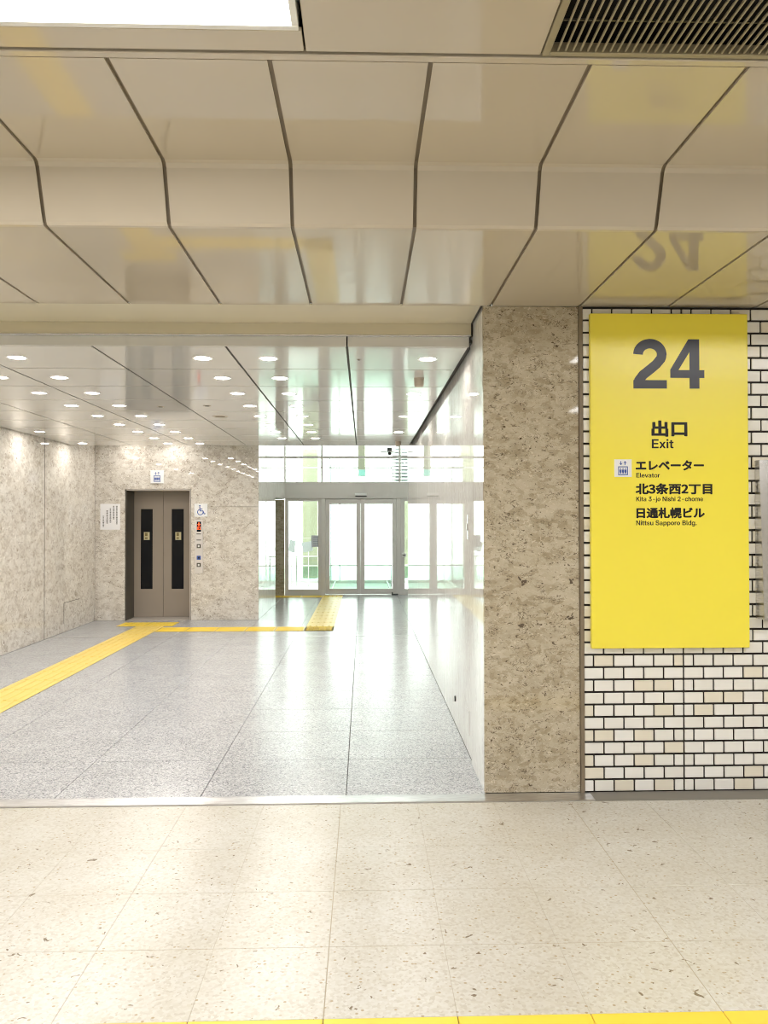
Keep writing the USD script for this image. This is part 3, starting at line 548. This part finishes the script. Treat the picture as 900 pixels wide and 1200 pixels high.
    'Ru': '116#11,104,38,104,38,36,41,28,45,24,53,21,62,21,73,26,77,32,79,40,79,104,106,104,106,0,79,0,78,14,66,2,54,-2,36,-1,27,3,20,9,14,19,11,31',
    'Rv': '109#39,1,2,104,30,103,55,28,79,102,81,104,107,104,107,100,69,0',
    'Rx': '106#2,0,4,5,38,53,4,104,33,104,53,72,74,104,103,104,69,53,104,0,75,0,53,34,31,0',
}
def glyph(ch, face):
    adv, body = GL[face+ch].split('#'); polys = []
    for p in body.split(';'):
        rings = [np.array(list(map(int, r.split(',')))).reshape(-1, 2) for r in p.split('|')]
        polys.append((rings[0], rings[1:]))
    return int(adv), polys
def text(s, face, x0, x1, z0, cap, yf, th=.0012, capunits=None):
    """lettering facing -y with its left/right ink edges at x0/x1, baseline z0 and capitals "cap" tall"""
    pen = 0; items = []
    for ch in s:
        if ch == ' ': pen += 56; continue
        adv, polys = glyph(ch, face)
        for e, h in polys: items.append((e+[pen, 0], [q+[pen, 0] for q in h]))
        pen += adv
    pts = np.vstack([e for e, _ in items]); a, b = pts[:, 0].min(), pts[:, 0].max()
    cu = capunits or {'B': 868., 'R': 145.}.get(face)
    if cu is None: zlo, cu = pts[:, 1].min(), pts[:, 1].max()-pts[:, 1].min()
    else: zlo = 0
    sx, sz = (x1-x0)/(b-a), cap/cu
    tr = lambda q: np.c_[x0+(q[:, 0]-a)*sx, z0+(q[:, 1]-zlo)*sz]
    out = []
    for e, h in items:
        g = Polygon(tr(e), [tr(q) for q in h]).buffer(0)
        out.append(plate_xz(g, yf-th, yf))
    return trimesh.util.concatenate(out)

# ---- yellow exit sign
YS = 4.352
sg = thing('exit_sign', 'large yellow exit sign board numbered 24 on the white tile wall', 'sign', ((SX0+SX1)/2, YS+.015, SZ0))
part(sg, 'board', bx(SX0, SX1, YS, YF-.008, SZ0, SZ1, .002), 'sign_yellow')
def sgx(px, py): return SX0+(px-691-3*(py-368)/391)*(SX1-SX0)/186.
def sgz(py): return SZ1-(py-368)*(SZ1-SZ0)/391.5
def stext(name, s, face, px0, px1, ptop, pbot, m='ink_black'):
    part(sg, name, text(s, face, sgx(px0, pbot), sgx(px1, pbot), sgz(pbot), sgz(ptop)-sgz(pbot), YS+.0004, .0012), m)
part_24 = stext('number', '24', 'B', 742, 826, 398, 456, 'ink_grey')
stext('exit_characters', '出口', 'J', 763.5, 806, 493.5, 512.5)
stext('exit_word', 'Exit', 'R', 764, 789.5, 515.5, 526)
stext('elevator_characters', 'エレベーター', 'J', 745, 825.5, 540, 552)
stext('elevator_word', 'Elevator', 'R', 745.7, 773.3, 555, 560.2)
stext('street_characters', '北3条西2丁目', 'J', 745, 835.5, 567, 580)
stext('street_words', 'Kita 3-jo Nishi 2-chome', 'R', 745.7, 824.5, 582.6, 588)
stext('building_characters', '日通札幌ビル', 'J', 746, 826.5, 595.3, 608)
stext('building_words', 'Nittsu Sapporo Bldg.', 'R', 745.8, 817, 610.5, 616)
# elevator pictogram, used on the exit sign and above the elevator door
def lift_icon(parent, x0, x1, z0, z1, yf):
    s = (x1-x0); X = lambda u: x0+u*s; Z = lambda v: z0+v*(z1-z0)
    pn = part(parent, 'pictogram_plate', bx(x0, x1, yf-.001, yf+.0005, z0, z1), 'sign_white')
    yi0, yi1 = yf-.0018, yf-.0009
    g = Polygon([(X(.22), Z(.10)), (X(.78), Z(.10)), (X(.78), Z(.60)), (X(.22), Z(.60))]).difference(Polygon([(X(.27), Z(.15)), (X(.73), Z(.15)), (X(.73), Z(.55)), (X(.27), Z(.55))]))
    ms = [plate_xz(g, yi0, yi1)]
    for c in (.36, .5, .64):
        ms.append(plate_xz(Polygon([(X(c-.058), Z(.42)), (X(c+.058), Z(.42)), (X(c+.058), Z(.30)), (X(c+.02), Z(.18)), (X(c-.02), Z(.18)), (X(c-.058), Z(.30))]), yi0, yi1))
        ms.append(plate_xz(Polygon([(X(c)+.035*s*math.cos(a), Z(.475)+.035*s*math.sin(a)) for a in np.linspace(0, 6.28, 12, endpoint=False)]), yi0, yi1))
    for c, d in ((.38, -1), (.62, 1)):
        zt, zb = (.90, .68)
        ms.append(plate_xz(Polygon([(X(c-.022), Z(zb)), (X(c+.022), Z(zb)), (X(c+.022), Z(zt)), (X(c-.022), Z(zt))]), yi0, yi1))
        tip, base = (zt+.01, zt-.11) if d > 0 else (zb-.01, zb+.11)
        ms.append(plate_xz(Polygon([(X(c), Z(tip)), (X(c-.10), Z(base)), (X(c-.06), Z(base)), (X(c), Z((tip*.65+base*.35))), (X(c+.06), Z(base)), (X(c+.10), Z(base))]), yi0, yi1))
    part(parent, 'pictogram', ms, 'ink_blue', 'blue elevator pictogram')
lift_icon(sg, sgx(719.8, 550), sgx(740.2, 550), sgz(559.6), sgz(539), YS)

# ---- stainless display case at the right edge
dc = thing('display_case', 'brushed stainless steel wall case right of the yellow sign at the edge of the view', 'case', (2.75, YF-.05, 1.02))
cx0, cx1, cz0, cz1 = 2.315, 3.2, 1.02, 1.95
def wedge(x0, x1, z0, z1, d0, d1, yb):
    """box on the wall whose depth goes from d0 (bottom) to d1 (top)"""
    return extrude_yz([(yb, z0), (yb-d0, z0), (yb-d1, z1), (yb, z1)], x0, x1)
part(dc, 'body', wedge(cx0, cx1, cz0, cz1, .085, .045, YF-.007), 'steel')
def onfront(a, b, z0, z1, t):   # strip lying on the sloping front
    f = lambda z: YF-.007-.085+(.04)*(z-cz0)/(cz1-cz0)
    return extrude_yz([(f(z0), z0), (f(z0)-t, z0), (f(z1)-t, z1), (f(z1), z1)], a, b)
part(dc, 'front_frame', [onfront(cx0, cx0+.035, cz0, cz1, .008), onfront(cx1-.035, cx1, cz0, cz1, .008), onfront(cx0+.035, cx1-.035, cz0, cz0+.035, .008), onfront(cx0+.035, cx1-.035, cz1-.035, cz1, .008)], 'steel')
part(dc, 'front_panel', onfront(cx0+.036, cx1-.036, cz0+.036, cz1-.036, .002), 'steel')

# ================================================================== ELEVATOR
el = thing('elevator', 'brown metal elevator entrance with two doors set in the beige marble wall', 'elevator', ((EX0+EX1)/2, YE+.2, 0))
YD2 = 12.60
part(el, 'jamb', bx(EX0, EX0+.02, YE-.004, YD2+.03, 0, EZ1, .003), 'jamb_metal', 'dark left jamb')
part(el, 'jamb', bx(EX1-.02, EX1, YE-.004, YD2+.03, 0, EZ1, .003), 'door_metal')
part(el, 'lintel', bx(EX0+.02, EX1-.02, YE-.004, YD2+.03, EZ1-.02, EZ1, .003), 'door_metal')
part(el, 'sill', bx(EX0+.02, EX1-.02, YE+.01, YD2+.03, -.01, .004, .002), 'door_metal')
JX = -3.335
for x0, x1, wx0, wx1, sx in ((EX0+.021, JX-.003, -3.708, -3.512, -3.61), (JX+.003, EX1-.021, -3.198, -2.998, -3.09)):
    hole = Polygon([(wx0, .47), (wx1, .47), (wx1, 1.80), (wx0, 1.80)])
    g = Polygon([(x0, .008), (x1, .008), (x1, EZ1-.022), (x0, EZ1-.022)]).difference(hole)
    d = part(el, 'door_panel', plate_xz(g, YD2, YD2+.028), 'door_paint')
    part(d, 'window', bx(wx0-.004, wx1+.004, YD2+.006, YD2+.014, .466, 1.804), 'black_glass', 'tall narrow dark window')
    st = part(d, 'sticker', bx(sx-.047, sx+.047, YD2+.0035, YD2+.0058, 1.285, 1.415), 'sticker', 'yellow warning sticker')
part(el, 'door_leaf_gap', bx(JX-.0025, JX+.0025, YD2+.012, YD2+.02, .01, EZ1-.024), 'joint_dark')
part(el, 'sticker_print', [bx(sx-.03, sx+.012, YD2+.0028, YD2+.0034, z0, z0+.03) for sx in (-3.61, -3.09) for z0 in (1.30, 1.35, 1.375)], 'sticker_dark', kind='stuff')

W = .013853
def ex(px): return (px-426.2)*W
def ez(py): return 1.6+(610-py)*W
es = thing('elevator_sign', 'small white elevator pictogram sign on the marble above the elevator doors', 'sign', (ex(186), YE-.01, ez(566)))
part(es, 'board', bx(ex(178.3), ex(193.7), YE-.012, YE-.0002, ez(566.2), ez(551), .001), 'sign_white')
lift_icon(es, ex(178.8), ex(193.2), ez(565.8), ez(551.4), YE-.0125)
hs = thing('wheelchair_sign', 'small white wheelchair access sign right of the elevator doors', 'sign', (ex(236.5), YE-.01, ez(605)))
x0, x1, z0, z1 = ex(229), ex(244.2), ez(605.2), ez(590)
part(hs, 'board', bx(x0, x1, YE-.010, YE-.0002, z0, z1, .001), 'sign_white')
s = x1-x0; X = lambda u: x0+u*s; Z = lambda v: z0+v*s
from shapely.geometry import LineString, Point
def arc(c, r, a0, a1, n=20): return [(X(c[0])+r*s*math.cos(a), Z(c[1])+r*s*math.sin(a)) for a in np.linspace(a0, a1, n)]
wh = LineString(arc((.46, .36), .21, math.radians(110), math.radians(370))).buffer(.03*s)
wh = wh.union(Point(X(.42), Z(.84)).buffer(.06*s)).union(LineString([(X(.42), Z(.74)), (X(.44), Z(.45)), (X(.66), Z(.45)), (X(.76), Z(.22)), (X(.83), Z(.24))]).buffer(.035*s)).union(LineString([(X(.43), Z(.6)), (X(.6), Z(.6))]).buffer(.03*s))
part(hs, 'pictogram', plate_xz(wh.simplify(.001), YE-.0112, YE-.0099), 'ink_blue', 'blue wheelchair user pictogram')
# call panel
cp_ = thing('call_panel', 'slim metal elevator call panel with red floor display under the wheelchair sign', 'control panel', (ex(234), YE-.01, ez(671)))
part(cp_, 'plate', bx(ex(229.5), ex(239), YE-.012, YE-.0002, ez(671), ez(608.3), .002), 'frame_metal')
part(cp_, 'display', bx(ex(232), ex(236.8), YE-.0135, YE-.0115, ez(622.5), ez(610.8)), 'black_glass', 'black floor display')
arrow = plate_xz(Polygon([(ex(234.4)-.022, ez(614.6)), (ex(234.4)+.022, ez(614.6)), (ex(234.4), ez(611.6))]).union(Polygon([(ex(234.4)-.007, ez(616)), (ex(234.4)+.007, ez(616)), (ex(234.4)+.007, ez(614.6)), (ex(234.4)-.007, ez(614.6))])), YE-.0142, YE-.0134)
part(cp_, 'floor_number', [arrow, text('B1', 'R', ex(232.3), ex(236.5), ez(620), .042, YE-.0134, .0008)], 'led_red', 'lit red arrow and floor number')
part(cp_, 'label_plate', [bx(ex(231.6), ex(236.9), YE-.0128, YE-.0115, ez(z_+.5), ez(z_-.5)) for z_ in (625.2, 632.2)], 'jamb_metal', kind='stuff')
for z_, m in ((639.3, 'jamb_metal'), (652.8, 'ink_blue'), (661.2, 'jamb_metal')):
    b = part(cp_, 'button', bx(ex(231.9), ex(236.6), YE-.0165, YE-.0118, ez(z_+2.3), ez(z_-2.3), .002), m)
    part(b, 'button_face', bx(ex(233.2), ex(235.3), YE-.018, YE-.0162, ez(z_+1.1), ez(z_-1.1), .0005), 'white_plastic' if m != 'ink_blue' else 'ink_grey')
# paper notice
nt = thing('paper_notice', 'white paper notice with vertical Japanese lines left of the elevator', 'notice', (ex(131.5), YE-.004, ez(620)))
part(nt, 'sheet', bx(ex(120.4), ex(143.1), YE-.004, YE-.0002, ez(620), ez(590)), 'paper')
strokes = []
for cx_, a, b in ((139.5, 592.3, 613.), (135.8, 592.3, 608), (132.1, 595, 611), (128.4, 597.5, 612.5), (124.0, 604, 617)):
    z_ = a
    while z_ < b:
        hgt = rng.uniform(1.0, 1.3); w_ = rng.uniform(.7, 1.1)
        for q in range(2): strokes.append(bx(ex(cx_-w_), ex(cx_+w_), YE-.0046, YE-.0039, ez(z_+hgt*(.3+.5*q)), ez(z_+hgt*(.05+.5*q))))
        strokes.append(bx(ex(cx_-.15), ex(cx_+.15), YE-.0046, YE-.0039, ez(z_+hgt), ez(z_)))
        z_ += 1.45
part(nt, 'writing', strokes, 'ink_black')

# ================================================================== GLASS ENTRANCE
D = YD/880.
def gx_(px, yy=YD): return (px-426.2)*yy/880.
def gz_(py, yy=YD): return 1.6+(610.2-py)*yy/880.
HZ0, HZ1 = gz_(584.3), gz_(565)
XE = 2.4
hd = struct('trim_1', 'wide grey metal header band above the automatic glass doors', 'trim')
part(hd, 'header', bx(XB, XE, YD-.06, YD+.12, HZ0, HZ1, .004), 'frame_metal')
dsn = thing('door_sensor', 'small white motion sensor on the header above the glass doors', 'sensor', (gx_(423), YD-.08, HZ0))
part(dsn, 'housing', bx(gx_(416), gx_(430), YD-.10, YD-.061, gz_(581), gz_(578), .004), 'white_plastic')
part(dsn, 'lens', bx(gx_(416.3), gx_(429.7), YD-.098, YD-.062, gz_(582.2), gz_(581), .002), 'dark_plastic')

d1 = struct('door_1', 'pair of automatic sliding glass doors in grey brown metal frames', 'door', (gx_(423), YD, 0))
part(d1, 'post', bx(gx_(377), gx_(381.4), YD-.05, YD+.06, 0, HZ0, .004), 'frame_metal')
part(d1, 'post', bx(gx_(464.6), gx_(469.5), YD-.05, YD+.06, 0, HZ0, .004), 'frame_metal')
part(d1, 'top_rail', bx(gx_(381.4), gx_(464.6), YD+.0115, YD+.06, gz_(590), HZ0, .003), 'door_metal')
for a, b in ((381.5, 422.5), (422.6, 464.5)):
    x0, x1 = gx_(a), gx_(b); z0, z1 = .012, HZ0-.004
    lf = part(d1, 'door_leaf', frame_xz(x0, x1, z0, z1, .085, YD-.03, YD+.01, .12, .12), 'frame_metal')
    part(lf, 'pane', bx(x0+.085, x1-.085, YD-.014, YD-.006, z0+.12, z1-.12), 'glass')
part(d1, 'floor_track', bx(gx_(381.4), gx_(464.6), YD-.05, YD+.05, -.01, .008, .002), 'steel')
solo('door_stop', [bx(gx_(458.5), gx_(466), YD-.16, YD-.10, .0, .03, .004), bx(gx_(458.5), gx_(460), YD-.16, YD-.10, .03, .06, .004)], 'dark_plastic', 'small black door stop on the floor at the right foot of the glass doors', 'door stop')

w1_ = struct('window_1', 'fixed glass sidelight left of the sliding doors', 'window', (gx_(355), YD, 0))
part(w1_, 'window_frame', frame_xz(XB+.001, gx_(377), .0, HZ0, .075, YD-.03, YD+.03, .12, .06), 'frame_metal')
part(w1_, 'pane', bx(XB+.075, gx_(377)-.075, YD-.004, YD+.004, .12, HZ0-.06), 'glass')
w2_ = struct('window_2', 'fixed glass sidelight right of the sliding doors', 'window', (1.6, YD, 0))
part(w2_, 'window_frame', frame_xz(gx_(469.5), XE, .0, HZ0, .085, YD-.03, YD+.03, .12, .06), 'frame_metal')
part(w2_, 'mullion', bx(1.55, 1.63, YD-.03, YD+.03, .12, HZ0-.06, .003), 'frame_metal')
part(w2_, 'pane', bx(gx_(469.5)+.085, XE-.085, YD-.004, YD+.004, .12, HZ0-.06), 'glass')
w3_ = struct('window_3', 'transom glazing with grey bars above the door header', 'window', (0, YD, HZ1))
part(w3_, 'bar', bx(XB, XE, YD-.04, YD+.04, gz_(537.3), gz_(534.6), .004), 'frame_metal')
for px in (334, 377.5, 468.5): part(w3_, 'mullion', bx(gx_(px)-.022, gx_(px)+.022, YD-.03, YD+.03, HZ1, ZR, .003), 'frame_metal')
part(w3_, 'pane', bx(XB, XE, YD+.041, YD+.049, HZ1, ZR), 'glass')

# vestibule behind the doors: side glass, second screen
YV = 19.3
w4_ = struct('window_4', 'outer glazed screen of the vestibule with a frosted lower band', 'window', (0, YV, 0))
def vx(px): return gx_(px, YV)
def vz(py): return gz_(py, YV)
part(w4_, 'bottom_rail', bx(-4.2, 3.4, YV-.03, YV+.03, vz(684.5), vz(680), .003), 'frame_metal')
part(w4_, 'mid_rail', bx(-4.2, 3.4, YV-.02, YV+.02, vz(663.6), vz(662), .003), 'frame_metal')
part(w4_, 'push_bar', bx(-4.2, 3.4, YV-.012, YV+.012, 1.155, 1.163, .002), 'frame_metal')
part(w4_, 'top_rail', bx(-4.2, 3.4, YV-.03, YV+.03, vz(549), vz(547.3), .003), 'frame_metal')
for px in (348, 385, 398, 458, 510): part(w4_, 'mullion', bx(vx(px)-.014, vx(px)+.014, YV-.02, YV+.02, vz(680), 3.7, .003), 'frame_metal' if px != 398 else 'white_plastic')
part(w4_, 'pane', bx(-4.2, 3.4, YV+.021, YV+.027, vz(662), 3.7), 'glass')
part(w4_, 'frosted_pane', bx(-4.2, 3.4, YV+.021, YV+.027, vz(680), vz(664)), 'glass_frost')
for px, side in ((383.5, -1), (463.5, 1)):
    w = struct('window_%d' % (5 if side < 0 else 6), 'green tinted glass side wall of the vestibule, %s' % ('left' if side < 0 else 'right'), 'window', (gx_(px), 17.8, 0))
    x = -.735 if side < 0 else .60
    part(w, 'pane', bx(x-.005, x+.005, YD+.13, YV-.04, .06, 2.95), 'glass_green')
    part(w, 'rail', [bx(x-.018, x+.018, YD+.13, YV-.04, .0, .06, .002), bx(x-.018, x+.018, YD+.13, YV-.04, 2.95, 2.99, .002)], 'frame_metal')
fo = struct('floor', 'pale paving of the vestibule and street outside the glass doors', 'floor')
part(fo, 'paving_slab', bx(-30, 30, 16.20, 60, -.08, -.002), 'paving')
# things behind the glass
cl = struct('wall_column', 'cream painted column standing behind the left sidelight', 'column', (-1.6, 21.2, 0))
part(cl, 'shaft', bx(gx_(355, 21), gx_(372, 21), 21, 21.5, 0, 5, .01), 'cream')
cl = struct('wall_column', 'cream painted column standing behind the right sidelight', 'column', (1.35, 21.2, 0))
part(cl, 'shaft', bx(gx_(470.5, 21), gx_(482, 21), 21, 21.4, 0, 2.55, .01), 'cream')
hr = thing('glass_railing', 'glass balustrade with metal handrail behind the left sidelight', 'railing', (-1.4, 18.6, 0))
part(hr, 'pane', bx(gx_(337, 18.6), gx_(376, 18.6), 18.595, 18.605, .08, gz_(653, 18.6)), 'glass')
part(hr, 'handrail', bar((gx_(336, 18.6), 18.6, gz_(652, 18.6)), (gx_(376.5, 18.6), 18.6, gz_(652, 18.6)), .016), 'frame_metal', smooth=50)
for px in (337.5, 347.5, 361.5, 375): part(hr, 'rail_post', bar((gx_(px, 18.6), 18.62, 0), (gx_(px, 18.6), 18.62, gz_(652.5, 18.6)), .012), 'frame_metal', smooth=50)
nb_ = thing('glass_notice', 'blue grey notice sheet taped inside the left sidelight beside the door post', 'notice', (gx_(370), YD-.01, gz_(641)))
part(nb_, 'sheet', bx(gx_(365.2), gx_(375.6), YD-.0075, YD-.0045, gz_(641), gz_(627.4)), 'paper_blue')
part(nb_, 'border', bx(gx_(365), gx_(365.8), YD-.009, YD-.0045, gz_(641.2), gz_(627.2)), 'paper_print')
part(nb_, 'print', [bx(gx_(367), gx_(374), YD-.0082, YD-.0074, gz_(z_+.5), gz_(z_-.4)) for z_ in (629.5, 631.8, 634.1, 636.4, 638.7)], 'paper_print')
def leaflet(px0, px1, py0, py1, tilt, label):
    yy = 18.3; x0, x1, z0, z1 = gx_(px0, yy), gx_(px1, yy), gz_(py1, yy), gz_(py0, yy)
    g = Polygon([(x0, z0+tilt), (x1, z0-tilt*.3), (x1+.04*np.sign(tilt), z1), (x0+.06*np.sign(tilt), z1+tilt)])
    t = thing('poster_board', label, 'board', ((x0+x1)/2, yy, z0))
    part(t, 'board', plate_xz(g, yy, yy+.01), 'board_grey')
    part(t, 'stand', bar(((x0+x1)/2, yy+.03, 0), ((x0+x1)/2, yy+.03, z0+.1), .012), 'frame_metal')
leaflet(337.5, 345, 634, 647, .04, 'tilted white leaflet board behind the left edge of the left sidelight')
leaflet(356, 367, 634, 645.5, -.04, 'tilted white leaflet board behind the left sidelight under the notice')
# exit light on its post, camera, louvres
xl = thing('exit_light', 'small green exit light hanging on a beige post behind the transom glazing', 'exit sign', (-.04, 17.5, 2.6))
part(xl, 'post', bx(gx_(419.5, 17.5), gx_(428, 17.5), 17.45, 17.55, gz_(550, 17.5), 3.62, .004), 'beige_plastic')
part(xl, 'housing', bx(gx_(420, 17.5), gx_(428.5, 17.5), 17.46, 17.54, gz_(558.5, 17.5), gz_(550, 17.5), .004), 'white_plastic')
part(xl, 'lit_face', bx(gx_(420.8, 17.5), gx_(427.7, 17.5), 17.455, 17.459, gz_(557.7, 17.5), gz_(550.8, 17.5)), 'exit_green')
vr = struct('ceiling', 'pale roof slab of the vestibule outside the transom glazing', 'ceiling')
part(vr, 'roof_slab', bx(-1.2, 1.0, 16.4, 19.2, 3.62, 3.68), 'hall_white')
dcam = thing('dome_camera', 'small black dome security camera on a bracket at the transom bar', 'camera', (gx_(456.5), YD-.1, gz_(532)))
part(dcam, 'bracket', bx(gx_(446), gx_(461.5), YD-.13, YD-.04, gz_(530.4), gz_(529.4), .002), 'frame_metal')
part(dcam, 'arm', bx(gx_(454), gx_(459), YD-.12, YD-.05, gz_(529.4), gz_(525.5), .004), 'dark_plastic')
dm = trimesh.creation.icosphere(2, 1.); dm.apply_scale((.045, .045, .042)); dm.apply_translation((gx_(456.5), YD-.1, gz_(531.6)))
part(dcam, 'dome', dm, 'dark_plastic', smooth=True)
lv = thing('louvre_screen', 'white horizontal louvre screen outside behind the right end of the transom', 'louvre', (1.4, 20.4, 2.5))
yy = 20.4
for k in range(11):
    z = gz_(566-4.05*k, yy); part(lv, 'slat', bx(gx_(460, yy)+.03*max(0, 6-k)*.0, gx_(500, yy), yy, yy+.09, z, z+.045, .004), 'hall_white')
part(lv, 'backing', bx(gx_(460, yy), gx_(500, yy), yy+.16, yy+.17, gz_(568, yy), gz_(520, yy)), 'board_grey')
for px in (462.5, 470, 486): part(lv, 'post', bx(gx_(px, yy)-.03, gx_(px, yy)+.03, yy+.095, yy+.15, 0, gz_(520, yy), .004), 'frame_metal')
ic = thing('intercom', 'small grey card reader box on the glass right of the doors', 'intercom', (gx_(473), YD-.06, gz_(653)))
part(ic, 'box', bx(gx_(470.6), gx_(475.6), YD-.09, YD-.0315, gz_(652.6), gz_(648.5), .004), 'white_plastic')
part(ic, 'slot', bx(gx_(471.4), gx_(474.8), YD-.0915, YD-.0895, gz_(651), gz_(650)), 'dark_plastic')
